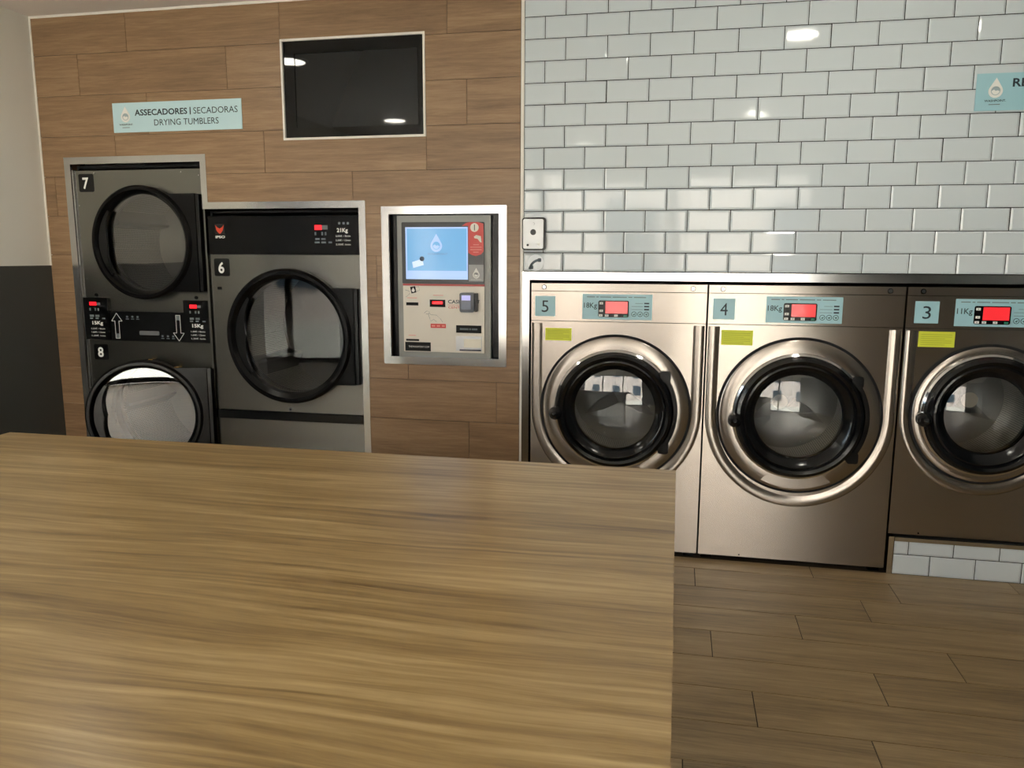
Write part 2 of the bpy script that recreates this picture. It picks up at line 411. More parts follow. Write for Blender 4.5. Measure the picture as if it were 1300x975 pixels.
# floor and its planks
struct_floor = struct(MB().box(XL, XR, YF, 0.96, -0.15, -0.003).build('floor', BROWNGROUT))
FP = 0.2215
foff = {0: 1.458, 1: 0.898, 2: 1.622, 3: 1.313, 4: 0.951, 5: 1.530, 6: 1.078, 7: 1.426, 8: 0.835}
for rw in range(28):
    ya = -0.14 - FP * (rw - 1); yb = ya - FP; ya = min(ya, 0.0)
    yb = max(yb, YF)
    x = (foff[rw] if rw in foff else random.uniform(0, PL)) - 6 * PL
    while x < XR:
        a, b = max(x, XL), min(x + PL, XR)
        if b - a > 0.02:
            MB().box(a + 0.002, b - 0.002, yb + 0.002, ya - 0.002, -0.003, 0.0).build('plank', WOODFLOOR, struct_floor, loc=(a, yb, 0))
        x += PL
struct(MB().box(XL - 0.2, XR + 0.2, YF - 0.2, 0.96, ZC, ZC + 0.15).build('ceiling', CEIL))
wl = struct(MB().box(XL - 0.12, XL, -2.3, 0.96, 1.46, ZC).build('wall_left', WHITEPAINT))
MB().box(XL - 0.12, XL, -2.3, 0.96, 0.0, 1.46).build('dark_dado', DARKPAINT, wl)
wr = struct(MB().box(XR, XR + 0.12, YF, 0.96, 1.46, ZC).build('wall_right', DARKPAINT))
MB().box(XR, XR + 0.12, YF, 0.96, 0.0, 1.46).build('dark_dado', DARKPAINT, wr)
wf = struct(MB().box(2.35, XR, YF - 0.12, YF, 1.46, ZC).build('wall_front', DARKPAINT))
MB().box(2.35, XR, YF - 0.12, YF, 0.0, 1.46).build('dark_dado', DARKPAINT, wf)
MB().box(XL, 2.35, YF - 0.12, YF, 2.5, ZC).build('lintel', WHITEPAINT, wf)
MB().box(XL - 0.12, XL, YF - 0.12, -2.3, 2.5, ZC).build('lintel', WHITEPAINT, wf)
# shopfront glazing behind the camera and on the left
n = 1
def glazing(x0, y0, x1, y1):
    global n
    along_x = abs(x1 - x0) > abs(y1 - y0)
    w = struct(bpy.data.objects.new('window_%d' % n, None)); COL.objects.link(w); n += 1
    w.location = (x0, y0, 0); ORG[w.name] = Vector((x0, y0, 0))
    def b(nm, s0, s1, z0, z1, t, m):
        if along_x: MB().box(s0, s1, y0 - t, y0, z0, z1).build(nm, m, w)
        else: MB().box(x0 - t, x0, s0, s1, z0, z1).build(nm, m, w)
    s0, s1 = (min(x0, x1), max(x0, x1)) if along_x else (min(y0, y1), max(y0, y1))
    b('sill', s0, s1, 0.0, 0.08, 0.06, ALU); b('head', s0, s1, 2.44, 2.5, 0.06, ALU)
    b('jamb', s0, s0 + 0.05, 0.08, 2.44, 0.06, ALU); b('jamb', s1 - 0.05, s1, 0.08, 2.44, 0.06, ALU)
    b('pane', s0 + 0.05, s1 - 0.05, 0.08, 2.44, 0.008, PANE)
for a, b in ((XL, -1.0), (-1.0, 0.7), (0.7, 2.35)): glazing(a, YF, b, YF)
for a, b in ((-2.3, -4.2), (-4.2, YF)): glazing(XL, b, XL, a)
# street outside
struct(MB().box(-40, 40, -16.0, 30, -0.4, -0.16).build('ground', PAVE))
bld = struct(bpy.data.objects.new('building_opposite', None)); COL.objects.link(bld)
MB().box(-22, 22, -17.5, -16.0, -0.16, 6.6).build('wall', FACADE, bld)
for i in range(9):
    for z in (0.9, 4.6):
        x = -18 + i * 4.2
        MB().box(x, x + 1.5, -16.0, -15.94, z, z + 1.9).build('window', FACADEG, bld)

# ------------------------------------------------------------------ ceiling lamps
lamps = [(-1.83, -1.16, 'above the stacked dryers'), (1.42, -1.12, 'above the middle washer'), (-1.95, -3.5, 'over the far left of the folding table'),
         (1.38, -3.6, 'right of the folding table'), (-0.32, -5.0, 'nearest the shopfront')]
for x, y, wd in lamps:
    t = thing('ceiling_light', 'round white recessed ceiling lamp ' + wd, 'light', (x, y, ZC), 'round ceiling lamps')
    def flat_ring(r0, r1, z0, z1, m, nm):
        mb = MB().lathe(0, 0, [(r0, z0), (r1, z0), (r1, z1), (r0, z1)] if r0 else [(0.0005, z0), (r1, z0), (r1, z1)], 40, bool(r0))
        mb.v = [(a + x, c + y, b + ZC) for a, b, c in mb.v]
        mb.build(nm, m, t, True)
    flat_ring(0.10, 0.118, -0.012, 0.0, WHITETRIM, 'rim')
    flat_ring(0, 0.0995, -0.008, 0.0, LAMP, 'diffuser')

# ------------------------------------------------------------------ table
TZ1 = 0.92
tb = thing('folding_table', 'large walnut-look laundry folding table in the foreground', 'table', (-0.336, -2.54, 0))
MB().box(-1.454, 0.782, -3.36, -1.726, TZ1 - 0.036, TZ1).build('tabletop', WOODTABLE, tb)
for x in (-1.34, 0.632): MB().box(x, x + 0.036, -3.22, -1.87, 0.0, TZ1 - 0.036).build('leg_panel', WOODTABLE, tb)
MB().box(-1.304, 0.632, -2.56, -2.52, 0.0, TZ1 - 0.036).build('centre_panel', WOODTABLE, tb)

# ------------------------------------------------------------------ steel surrounds
def frame(name, label, polys, base, y0=-0.014, m=FRAME):
    t = thing(name, label, 'frame', base)
    for p in polys: MB().prism(p, y0, 0.0).build('steel_strip', m, t)
    return t
def strips(x0, x1, z0, z1, w, bottom=True):
    l = [[(x0, z0), (x0 + w, z0 + (w if bottom else 0)), (x0 + w, z1 - w), (x0, z1)], [(x0, z1), (x0 + w, z1 - w), (x1 - w, z1 - w), (x1, z1)],
         [(x1, z1), (x1 - w, z1 - w), (x1 - w, z0 + (w if bottom else 0)), (x1, z0)]]
    if bottom: l.append([(x0, z0), (x1, z0), (x1 - w, z0 + w), (x0 + w, z0 + w)])
    return l
frame('dryer_surround', 'stepped bright steel surround framing the tumble dryers in the wall', [
    [(-2.626, 0), (-2.588, 0), (-2.588, 2.020), (-2.626, 2.058)], [(-2.626, 2.058), (-2.588, 2.020), (-1.780, 2.020), (-1.745, 2.058)],
    [(-1.745, 2.058), (-1.780, 2.020), (-1.780, 1.769), (-1.745, 1.805)], [(-1.745, 1.805), (-1.780, 1.769), (-0.876, 1.769), (-0.839, 1.805)],
    [(-0.839, 1.805), (-0.876, 1.769), (-0.876, 0), (-0.839, 0)]], (-1.73, 0, 0))
frame('washer_surround', 'long bright steel surround framing the row of washers', [
    [(-0.004, 0), (0.033, 0), (0.033, 1.405), (-0.004, 1.445)], [(-0.004, 1.445), (0.033, 1.405), (2.566, 1.405), (2.604, 1.445)],
    [(2.604, 1.445), (2.566, 1.405), (2.566, 0), (2.604, 0)]], (1.3, 0, 0))

# ------------------------------------------------------------------ dryers
def drum(root, cx, cz, R, y0, depth, baffles=3, rot=20):
    mb = MB().lathe(cx, cz, [(R * 0.80, y0 + 0.045), (R, y0 + 0.05), (R, y0 + depth)], 72)
    mb.uv = lambda x, y, z: (math.atan2(z - cz, x - cx) * R, y)
    d = mb.build('drum', DRUM, root, True)
    mb = MB().lathe(cx, cz, [(R, y0 + depth), (R * 0.55, y0 + depth + 0.012), (R * 0.5, y0 + depth), (0.001, y0 + depth)], 72)
    mb.build('drum_back', DRUMS, d, True)
    for k in range(baffles):
        a = math.radians(rot + 360 * k / baffles)
        def P(rr, da): return (cx + rr * math.cos(a + da), cz + rr * math.sin(a + da))
        MB().prism([P(R, -0.16), P(R * 0.80, -0.03), P(R * 0.80, 0.03), P(R, 0.16)], y0 + 0.07, y0 + depth - 0.02).build('lifter', DRUMS, d)
def dryer_door(root, cx, cz, R, hx, hz0, hz1, Y, ang=0.0):
    """round black door with a square hinge plate; origin on the hinge line"""
    hinge = (hx, Y, cz)
    G = R * 0.85
    d = MB().lathe(cx, cz, [(G, Y - 0.008), (G + 0.003, Y - 0.036), (R * 0.92, Y - 0.056), (R * 0.965, Y - 0.056), (R, Y - 0.044), (R, Y - 0.004), (G, Y - 0.002)], 80, True).build('door', BLACK, root, True, loc=hinge)
    hz = (hz1 - hz0) / 2; a = math.asin(min(0.99, hz / (R * 0.985)))
    p = [(cx + R * 0.985 * math.cos(a - 2 * a * i / 24), cz + (hz0 + hz1) / 2 - cz + R * 0.985 * math.sin(a - 2 * a * i / 24)) for i in range(25)]
    p += [(hx - 0.024, hz0), (hx - 0.024, hz1)]
    MB().prism(p, Y - 0.040, Y - 0.004).build('hinge_plate', FASCIA, d)
    MB().box(hx - 0.021, hx - 0.003, Y - 0.036, Y - 0.004, hz0 + 0.004, hz1 - 0.004).build('hinge_bar', BLACKGLOSS, d)
    MB().lathe(cx, cz, [(0.001, Y - 0.0140), (G * 0.5, Y - 0.0138), (G * 0.9, Y - 0.0134), (G + 0.002, Y - 0.0130)], 64).build('glass', DGLASS, d, True)
    # recessed finger grip along the free side of the ring
    p = []
    for i in range(19):
        t = math.radians(138 + 84 * i / 18); p.append((cx + G * 1.0 * math.cos(t), cz + G * 1.0 * math.sin(t)))
    for i in range(13):
        t = math.radians(222 - 84 * i / 12); k = 0.80 + 0.16 * abs(i - 6) / 6; p.append((cx + G * k * math.cos(t), cz + G * k * math.sin(t)))
    MB().prism(p, Y - 0.046, Y - 0.030).build('grip', BLACKGLOSS, d)
    d.rotation_euler.z = math.radians(ang)
    return d
def number(root, x0, x1, z0, z1, y, ch, k=0.27):
    p = MB().rrect(x0, x1, z0, z1, 0.010, y - 0.001, y).build('number_sticker', BLACKGLOSS, root)
    w = x1 - x0; h = z1 - z0
    text(ch, x0 + w * k, x1 - w * (k + 0.06), z0 + h * 0.16, z1 - h * 0.20, y - 0.002, WHITEP, p, 'digit', 0.025)
def screws(root, pts, y, r=0.004, m=CHROME):
    for x, z in pts: MB().disc(x, z, r, y - 0.003, y, 10).build('screw', m, root)

YP = 0.004       # front plane of the dryer panels
st = thing('stacked_tumble_dryer', 'stacked steel tumble dryer numbered 7 and 8 with its lower door ajar', 'dryer', (-2.18, 0.4, 0))
C7 = (-2.152, 1.588); C8 = (-2.152, 0.636); RD = 0.312
MB().box(-2.578, -1.784, 0.03, 0.78, 0.0, 0.02).box(-2.578, -2.566, 0.03, 0.78, 0.02, 2.015).box(-1.796, -1.784, 0.03, 0.78, 0.02, 2.015).box(-2.566, -1.796, 0.76, 0.78, 0.02, 2.0).box(-2.566, -1.796, 0.03, 0.78, 2.0, 2.015).build('cabinet', BLACKMAT, st)
MB().panel_hole(-2.577, -1.784, 1.204, 1.985, C7[0], C7[1], 0.27, YP, 0.03).build('upper_front_panel', STEELD, st)
MB().panel_hole(-2.577, -1.784, 0.03, 1.034, C8[0], C8[1], 0.27, YP, 0.03).build('lower_front_panel', STEELD, st)
MB().box(-2.577, -1.784, YP + 0.012, 0.03, 1.036, 1.202).build('middle_panel', BLACKMAT, st)
MB().box(-2.584, -2.579, -0.008, 0.02, 0.03, 1.99).build('edge_strip', CHROME, st)
MB().box(-1.779, -1.7665, -0.012, 0.02, 0.0, 1.769).build('edge_strip', STEELD, st)
screws(st, [(-2.451, 1.972), (-1.906, 1.970), (-2.560, 1.795), (-2.556, 1.386), (-2.560, 0.80), (-1.80, 1.95)], YP)
dryer_door(st, C7[0], C7[1], RD, -1.786, 1.320, 1.852, YP)
dryer_door(st, C8[0], C8[1], RD, -1.786, 0.368, 0.900, YP, 20.0)
lip = MB().lathe(C8[0], C8[1], [(0.262, 0.03), (0.262, -0.018), (0.272, -0.026), (0.284, -0.018), (0.284, YP)], 72).build('door_lip', BLACKGLOSS, st, True)
MB().tube([(C8[0] + 0.292 * math.cos(math.radians(a)), -0.010, C8[1] + 0.292 * math.sin(math.radians(a))) for a in range(58, 122, 4)], 0.007).build('door_seal', BLACK, st, True)
for a in (60, 92, 118): MB().box(C8[0] + 0.292 * math.cos(math.radians(a)) - 0.012, C8[0] + 0.292 * math.cos(math.radians(a)) + 0.012, -0.02, -0.002, C8[1] + 0.292 * math.sin(math.radians(a)) - 0.004, C8[1] + 0.292 * math.sin(math.radians(a)) + 0.006).build('seal_clip', mat('amber_clip', (200, 150, 40), 0.5), st)
drum(st, C7[0], C7[1], 0.33, 0.03, 0.55, 3, 35); drum(st, C8[0], C8[1], 0.33, 0.03, 0.55, 3, 60)
number(st, -2.554, -2.458, 1.870, 1.968, YP, '7'); number(st, -2.542, -2.450, 0.920, 1.011, YP, '8')
def price_panel(root, x0, x1, z0, z1, y, kg, prices):
    b = MB().rrect(x0, x1, z0, z1, 0.004, y - 0.014, 0.016).build('control_panel', BLACKGLOSS, root)
    y -= 0.0145; w = x1 - x0; h = z1 - z0; X = lambda t: x0 + w * t; Z = lambda t: z1 - h * t
    MB().box(X(0.26), X(0.54), y - 0.001, y, Z(0.185), Z(0.10)).build('display', LEDS, b)
    MB().box(X(0.56), X(0.70), y - 0.001, y, Z(0.175), Z(0.115)).build('display_unlit', GREYINK, b)
    for a in (0.24, 0.46, 0.58): MB().box(X(a), X(a + 0.055), y - 0.0006, y, Z(0.31), Z(0.25)).build('symbol', GREYINK, b)
    for a in (0.24, 0.47): MB().box(X(a), X(a + 0.16), y - 0.0006, y, Z(0.46), Z(0.41)).build('key', GREYINK, b)
    for a in (0.24, 0.47, 0.74): MB().box(X(a), X(a + 0.12), y - 0.0006, y, Z(0.51), Z(0.48)).build('key', GREYINK, b)
    text(kg, X(0.32), X(0.76), Z(0.67), Z(0.56), y - 0.0006, WHITEP, b, bold=0.03)
    for i, p in enumerate(prices): text(p, X(0.26), X(0.82), Z(0.765 + i * 0.085), Z(0.72 + i * 0.085), y - 0.0006, WHITEP, b)
    return b
PR = ('1,20€ / 8min', '1,60€ / 12min', '1,20€ /min')
price_panel(st, -2.578, -2.420, 1.040, 1.279, YP, '15Kg', PR); price_panel(st, -1.936, -1.780, 1.038, 1.272, YP, '15Kg', PR)
mp = MB().box(-2.418, -1.938, -0.002, 0.016, 1.038, 1.201).build('direction_panel', BLACKGLOSS, st)
def arrow(cx, z0, z1, up):
    s = 1 if up else -1; zc = (z0 + z1) / 2; h = (z1 - z0) / 2
    o = [(-0.013, -1), (0.013, -1), (0.013, 0.38), (0.034, 0.38), (0, 1), (-0.034, 0.38), (-0.013, 0.38)]
    pts = [Vector((cx + x, -0.003, zc + s * h * z)) for x, z in o] + [Vector((cx - 0.013, -0.003, zc - s * h))]
    mb = MB()
    for a, b in zip(pts, pts[1:]): mb.tube([a, b], 0.0013, 6)
    mb.build('arrow_outline', WHITEP, mp)
    a, b = sorted((zc - s * h, zc - s * h * 0.62)); MB().box(cx - 0.012, cx + 0.012, -0.003, -0.002, a, b).build('arrow_tail', GREYINK, mp)
arrow(-2.372, 1.048, 1.192, True); arrow(-1.979, 1.042, 1.187, False)
MB().rrect(-2.229, -2.103, 1.071, 1.094, 0.006, -0.006, -0.002).build('coin_slot', mat('slot_grey', (120, 122, 124), 0.4), mp)
for x0, z0 in ((-2.31, 1.158), (-2.09, 1.052)):
    for i in range(3):
        MB().box(x0 + i * 0.034, x0 + i * 0.034 + 0.012, -0.0027, -0.002, z0 + 0.010, z0 + 0.020).box(x0 + i * 0.034 - 0.003, x0 + i * 0.034 + 0.016, -0.0027, -0.002, z0, z0 + 0.004).build('symbol', GREYINK, mp)
for x, z in ((-2.498, 1.295), (-1.86, 1.288)): MB().disc(x, z, 0.009, YP - 0.005, YP, 16).build('indicator', BLACKGLOSS, st)

d6 = thing('tumble_dryer', 'single steel tumble dryer numbered 6 with a big round black door', 'dryer', (-1.32, 0.4, 0))
C6 = (-1.290, 1.086); R6 = 0.366
X0, X1 = -1.760, -0.882
MB().box(X0, X1, 0.03, 0.86, 0.0, 0.02).box(X0, X0 + 0.012, 0.03, 0.86, 0.02, 1.76).box(X1 - 0.012, X1, 0.03, 0.86, 0.02, 1.76).box(X0 + 0.012, X1 - 0.012, 0.84, 0.86, 0.02, 1.75).box(X0 + 0.012, X1 - 0.012, 0.03, 0.86, 1.75, 1.76).build('cabinet', BLACKMAT, d6)
fs = MB().box(X0, X1, 0.0, 0.03, 1.528, 1.731).build('fascia', FASCIA, d6)
MB().panel_hole(X0, X1, 0.662, 1.525, C6[0], C6[1], 0.32, YP, 0.03).build('front_panel', STEELD, d6)
MB().box(X0, X1, -0.004, 0.03, 0.613, 0.659).build('plinth_rail', BLACKGLOSS, d6)
MB().box(X0, X1, YP, 0.03, 0.02, 0.610).build('lower_panel', STEELD, d6)
dryer_door(d6, C6[0], C6[1], R6, -0.886, 0.830, 1.352, YP)
drum(d6, C6[0], C6[1], 0.39, 0.03, 0.62, 3, -28)
number(d6, -1.738, -1.645, 1.408, 1.504, YP, '6', 0.28)
MB().box(-1.725, -1.699, YP - 0.001, YP, 1.334, 1.349).build('slot', BLACKMAT, d6)
MB().ring(-1.316, 0.676, 0.006, 0.011, YP - 0.004, YP, 20).build('lock', CHROME, d6)
MB().disc(-1.316, 0.676, 0.006, YP - 0.002, YP, 12).build('lock_core', BLACKMAT, d6)
screws(d6, [(-1.740, 1.30), (-1.735, 0.90)], YP, 0.0035)
MB().box(-1.719, -1.661, -0.0008, 0.0, 1.632, 1.690).build('badge', mat('badge_black', (12, 12, 12), 0.3), fs)
MB().prism([(-1.716, 1.684), (-1.709, 1.656), (-1.700, 1.644), (-1.690, 1.636), (-1.680, 1.644), (-1.671, 1.656), (-1.664, 1.684), (-1.676, 1.672), (-1.683, 1.668), (-1.690, 1.664), (-1.697, 1.668), (-1.704, 1.672)], -0.002, -0.0008).build('flame_emblem', ORANGE, fs)
text('IPSO', -1.717, -1.660, 1.613, 1.627, -0.001, WHITEP, fs, bold=0.03)
MB().box(-1.132, -1.092, -0.001, 0.0, 1.656, 1.681).build('display', LEDS, fs)
MB().box(-1.090, -1.058, -0.001, 0.0, 1.658, 1.680).build('display_unlit', GREYINK, fs)
for a in (-1.133, -1.094, -1.075): MB().box(a, a + 0.009, -0.0007, 0.0, 1.628, 1.645).build('symbol', GREYINK, fs)
for a, b, z in ((-1.130, -1.106, 1.604), (-1.096, -1.072, 1.604), (-1.134, -1.106, 1.586), (-1.096, -1.070, 1.586), (-1.056, -1.036, 1.586)): MB().box(a, b, -0.0007, 0.0, z, z + 0.009).build('key', GREYINK, fs)
text('21Kg', -1.006, -0.944, 1.637, 1.665, -0.0008, WHITEP, fs, bold=0.03)
for i, p in enumerate(('2,00€ / 8min', '2,20€ / 12min', '2,00€ /min')): text(p, -1.014, -0.930, 1.618 - i * 0.022, 1.629 - i * 0.022, -0.0008, WHITEP, fs)
for i in range(3): MB().box(-0.997 + i * 0.024, -0.985 + i * 0.024, -0.0008, 0.0, 1.684, 1.696).build('symbol', GREYINK, fs)

# ------------------------------------------------------------------ washers
def washer(label, x0, x1, zb, C, RP, RB, RG, num, kg, st_x, lb_x, ye, uw=0.054):
    t = thing('washing_machine', label, 'washer', ((x0 + x1) / 2, 0.4, zb), 'steel front-loading washers')
    cx, cz = C; y = 0.0
    zt = 1.388
    MB().box(x0, x1, 0.035, 0.80, zb + 0.01, zb + 0.02).box(x0, x0 + 0.01, 0.035, 0.80, zb + 0.02, zt).box(x1 - 0.01, x1, 0.035, 0.80, zb + 0.02, zt).box(x0 + 0.01, x1 - 0.01, 0.78, 0.80, zb + 0.02, zt - 0.01).box(x0 + 0.01, x1 - 0.01, 0.035, 0.80, zt - 0.01, zt).build('cabinet', STEELD, t)
    top = MB().box(x0, x1, y, 0.035, 1.3505, zt).build('top_strip', STEEL, t)
    for sx in (x0 + 0.065, x1 - 0.067):
        s = MB().ring(sx, 1.369, 0.0075, 0.012, y - 0.003, y, 20).build('screw_collar', BLACK, top)
        MB().disc(sx, 1.369, 0.0085, y - 0.004, y - 0.001, 16).build('screw', CHROME, top)
    ct = MB().box(x0, x1, y, 0.035, 1.2005, 1.3475).build('control_fascia', STEEL, t)
    fp = MB().panel_hole(x0, x1, zb + 0.012, 1.1975, cx, cz, RP + 0.006, y, 0.035, 96).build('front_panel', STEEL, t)
    # pressed U-shaped bead round the door
    ru = cx - (x0 + 0.004 + uw / 2)
    path = [(cx - ru, 1.188), (cx - ru, 1.0), (cx - ru, cz + 0.1)] + [(cx + ru * math.cos(math.radians(a)), cz + ru * 1.045 * math.sin(math.radians(a))) for a in range(180, 361, 5)] + [(cx + ru, cz + 0.1), (cx + ru, 1.0), (cx + ru, 1.188)]
    w = uw / 2
    MB().sweep(path, [(-w, y + 0.002), (-w, y - 0.0005), (-w * 0.82, y - 0.005), (-w * 0.6, y - 0.007), (w * 0.2, y - 0.007), (w * 0.6, y - 0.004), (w, y - 0.0005), (w, y + 0.002)]).build('pressed_bead', STEEL, fp, True)
    # black gap ring and steel door plate
    MB().ring(cx, cz, RP - 0.006, RP + 0.006, y - 0.006, 0.03, 96).build('door_gasket', BLACKMAT, t, True)
    pl = MB().lathe(cx, cz, [(RP - 0.006, 0.03), (RP - 0.006, y - 0.012), (RP - 0.014, y - 0.018), (RB + 0.016, y - 0.018), (RB - 0.02, y - 0.018), (RB - 0.02, 0.03)], 96).build('door_plate', STEEL, t, True)
    p = []
    for a in range(-112, -66, 3): p.append((cx + (RB + 0.012) * math.cos(math.radians(a)), cz + (RB + 0.012) * math.sin(math.radians(a))))
    for a in range(-62, -117, -3): p.append((cx + (RP - 0.02) * math.cos(math.radians(a)), cz + (RP - 0.02) * math.sin(math.radians(a))))
    MB().prism(p, y - 0.0195, y - 0.017).build('drain_flap', STEEL, pl)
    MB().lathe(cx, cz, [(RB + 0.016, y - 0.018), (RB + 0.013, y - 0.030), (RB + 0.004, y - 0.036), (RB - 0.004, y - 0.030)], 96).build('chrome_ring', CHROME, pl, True)
    # black door ring: rounded outer rim falling into a funnel
    d = MB().lathe(cx, cz, [(RB - 0.006, y - 0.018), (RB + 0.002, y - 0.040), (RB - 0.004, y - 0.060), (RB - 0.018, y - 0.068), (RB - 0.032, y - 0.062), (RB - 0.038, y - 0.050), (RB - 0.046, y - 0.052), (RB - 0.058, y - 0.046), (RG + 0.008, y - 0.022), (RG - 0.004, y - 0.010), (RG - 0.004, y + 0.005), (RB - 0.006, y + 0.005)], 96, True).build('door', BLACKGLOSS, t, True)
    MB().lathe(cx, cz, [(RG, y - 0.010), (RG * 0.97, y - 0.014), (RG * 0.93, y - 0.008), (RG * 0.88, y + 0.012), (RG * 0.80, y + 0.024), (RG * 0.68, y + 0.037), (RG * 0.52, y + 0.048), (RG * 0.34, y + 0.055), (RG * 0.16, y + 0.058), (0.001, y + 0.059)], 72).build('glass_bowl', BOWL, d, True)
    MB().lathe(cx, cz, [(RG - 0.001, y - 0.016)] + [(max(RG * k, 0.001), y - 0.016 - 0.024 * (1 - k * k)) for k in (0.92, 0.8, 0.65, 0.5, 0.35, 0.2, 0.1, 0.0)], 72).build('glass_cover', GLASS, d, True)
    if num != '5':
        MB().disc(cx - RG * 0.42, cz + 0.070, 0.036, y - 0.0125, y - 0.0120, 28).build('round_disc', mat('beige_disc', (176, 168, 154), 0.5), d)  # flat beige disc just behind the glass cover
    kz = cz - 0.022; kx = cx - RB - 0.004
    mb = MB().lathe(0, 0, [(0.001, -0.125), (0.008, -0.122), (0.018, -0.108), (0.029, -0.088), (0.034, -0.066), (0.032, -0.035), (0.026, -0.015)], 24)
    mb.v = [(kx + a, b + y, kz + c) for a, b, c in mb.v]
    mb.build('door_knob', BLACKGLOSS, d, True)
    hg = MB().ring(cx, cz, RB + 0.004, RB + 0.024, y - 0.050, y - 0.018, 24, -38, 38).build('hinge_bracket', BLACK, t, True)
    for s in (1, -1):
        a = math.radians(36 * s); hx, hz = cx + (RB + 0.018) * math.cos(a), cz + (RB + 0.018) * math.sin(a)
        MB().rrect(hx - 0.026, hx + 0.026, hz - 0.027, hz + 0.027, 0.012, y - 0.056, y - 0.018).build('hinge_lug', BLACK, hg)
    # drum
    R = RG + 0.06
    mb = MB().lathe(cx, cz, [(RG - 0.002, 0.036), (R, 0.05), (R, 0.46)], 72); mb.uv = lambda x, yy, z: (math.atan2(z - cz, x - cx) * R, yy)
    dr = mb.build('drum', DRUM, t, True)
    MB().lathe(cx, cz, [(R, 0.46), (R * 0.6, 0.45), (R * 0.5, 0.46), (0.001, 0.46)], 60).build('drum_back', DRUMS, dr, True)
    for k in range(3):
        a = math.radians(90 + 120 * k)
        def Pt(rr, da): return (cx + rr * math.cos(a + da), cz + rr * math.sin(a + da))
        MB().prism([Pt(R * 0.16, -0.9), Pt(R * 0.5, -0.22), Pt(R * 0.86, 0.0), Pt(R * 0.5, 0.22), Pt(R * 0.16, 0.9)], 0.43, 0.455).build('drum_spoke', mat('spoke_steel', (132, 130, 126), 0.4, 1.0), dr)
    # stickers and display
    z0, z1 = 1.2225, 1.3235
    s = MB().box(st_x, st_x + 0.103, y - 0.001, y, z0, z1).build('number_sticker', BLUE, ct)
    text(num, st_x + 0.034, st_x + 0.069, z0 + 0.020, z1 - 0.022, y - 0.002, INK, s, 'digit')
    l0, l1 = lb_x, lb_x + 0.345; z0, z1 = 1.2120, 1.3365
    lb = MB().box(l0, l1, y - 0.001, y, z0, z1).build('control_label', BLUE, ct); yy = y - 0.001
    text(kg, l0 + 0.008, l0 + 0.073, z0 + 0.048, z0 + 0.082, yy - 0.0006, INK, lb, bold=0.008)
    dsp = MB().rrect(l0 + 0.080, l0 + 0.231, z0 + 0.011, z0 + 0.094, 0.008, yy - 0.004, yy).build('display_unit', FASCIA, lb)
    MB().box(l0 + 0.116, l0 + 0.225, yy - 0.0048, yy - 0.004, z0 + 0.030, z0 + 0.089).build('screen', LED, dsp)
    for bx, bz in ((0.086, 0.074), (0.086, 0.037), (0.084, 0.014), (0.114, 0.014), (0.160, 0.014)):
        bt = MB().box(l0 + bx, l0 + bx + 0.018, yy - 0.006, yy - 0.004, z0 + bz, z0 + bz + 0.011).build('button', WHITEP, dsp)
        MB().box(l0 + bx + 0.007, l0 + bx + 0.011, yy - 0.0064, yy - 0.006, z0 + bz + 0.004, z0 + bz + 0.007).build('button_mark', INK, dsp)
    MB().box(l0 + 0.206, l0 + 0.223, yy - 0.006, yy - 0.004, z0 + 0.014, z0 + 0.023).build('button', GREEN, dsp)
    a = l0 + 0.022
    for wdt in (0.040, 0.012, 0.055, 0.070, 0.020, 0.060):
        if a + wdt < l1 - 0.012: MB().box(a, a + wdt, yy - 0.0004, yy, z1 - 0.016, z1 - 0.012).build('small_print', GREYINK, lb)
        a += wdt + 0.007
    for i in range(3):
        MB().box(l0 + 0.262 - 0.018 * (i > 0), l0 + 0.300, yy - 0.0004, yy, z0 + 0.080 - i * 0.015, z0 + 0.082 - i * 0.015).build('small_print', GREYINK, lb)
        MB().box(l0 + 0.306, l0 + 0.330, yy - 0.0004, yy, z0 + 0.078 - i * 0.015, z0 + 0.085 - i * 0.015).build('small_print', INK, lb)
        ix, iz = l0 + 0.257 + i * 0.030, z0 + 0.028
        ic = MB().ring(ix, iz, 0.0105, 0.0130, yy - 0.0005, yy, 20).build('care_symbol', INK, lb)
        MB().prism([(ix - 0.006, iz + 0.003 * (i - 1)), (ix + 0.001, iz - 0.006), (ix + 0.007, iz + 0.004), (ix + 0.002, iz + 0.002)], yy - 0.0005, yy).build('symbol_mark', INK, ic)
    ys = MB().box(ye[0], ye[1], y - 0.001, y, ye[2], ye[3]).build('notice_sticker', YEL, fp)
    h = ye[3] - ye[2]
    for i in range(6): MB().box(ye[0] + 0.010, ye[1] - (0.012 + 0.03 * (i % 3 == 0)), y - 0.0013, y - 0.001, ye[2] + h * (0.14 + 0.13 * i), ye[2] + h * (0.14 + 0.13 * i) + 0.0015).build('print_line', YELINK, ys)
    for fx in (x0 + 0.04, x1 - 0.04):
        if zb < 0.1: MB().box(fx - 0.025, fx + 0.025, 0.02, 0.06, 0.0, zb + 0.012).build('foot', BLACK, t)
    MB().disc(cx - 0.24, zb + 0.022, 0.004, y - 0.002, y, 10).build('screw', BLACK, fp)
    return t
washer('steel front-loading washer numbered 5, next to the wood-look wall', 0.0415, 0.908, 0.012, (0.4745, 0.757), 0.374, 0.290, 0.207, '5', '18Kg', 0.061, 0.302, (0.115, 0.249, 1.100, 1.163))
washer('steel front-loading washer numbered 4, standing on the floor between washers 5 and 3', 0.917, 1.800, 0.012, (1.3585, 0.760), 0.378, 0.293, 0.207, '4', '18Kg', 0.9385, 1.185, (0.984, 1.131, 1.099, 1.171), 0.054)
washer('steel front-loading washer numbered 3, raised on a white tiled plinth', 1.809, 2.558, 0.190, (2.1835, 0.803), 0.324, 0.272, 0.183, '3', '11Kg', 1.844, 2.014, (1.869, 2.024, 1.113, 1.185), 0.05)

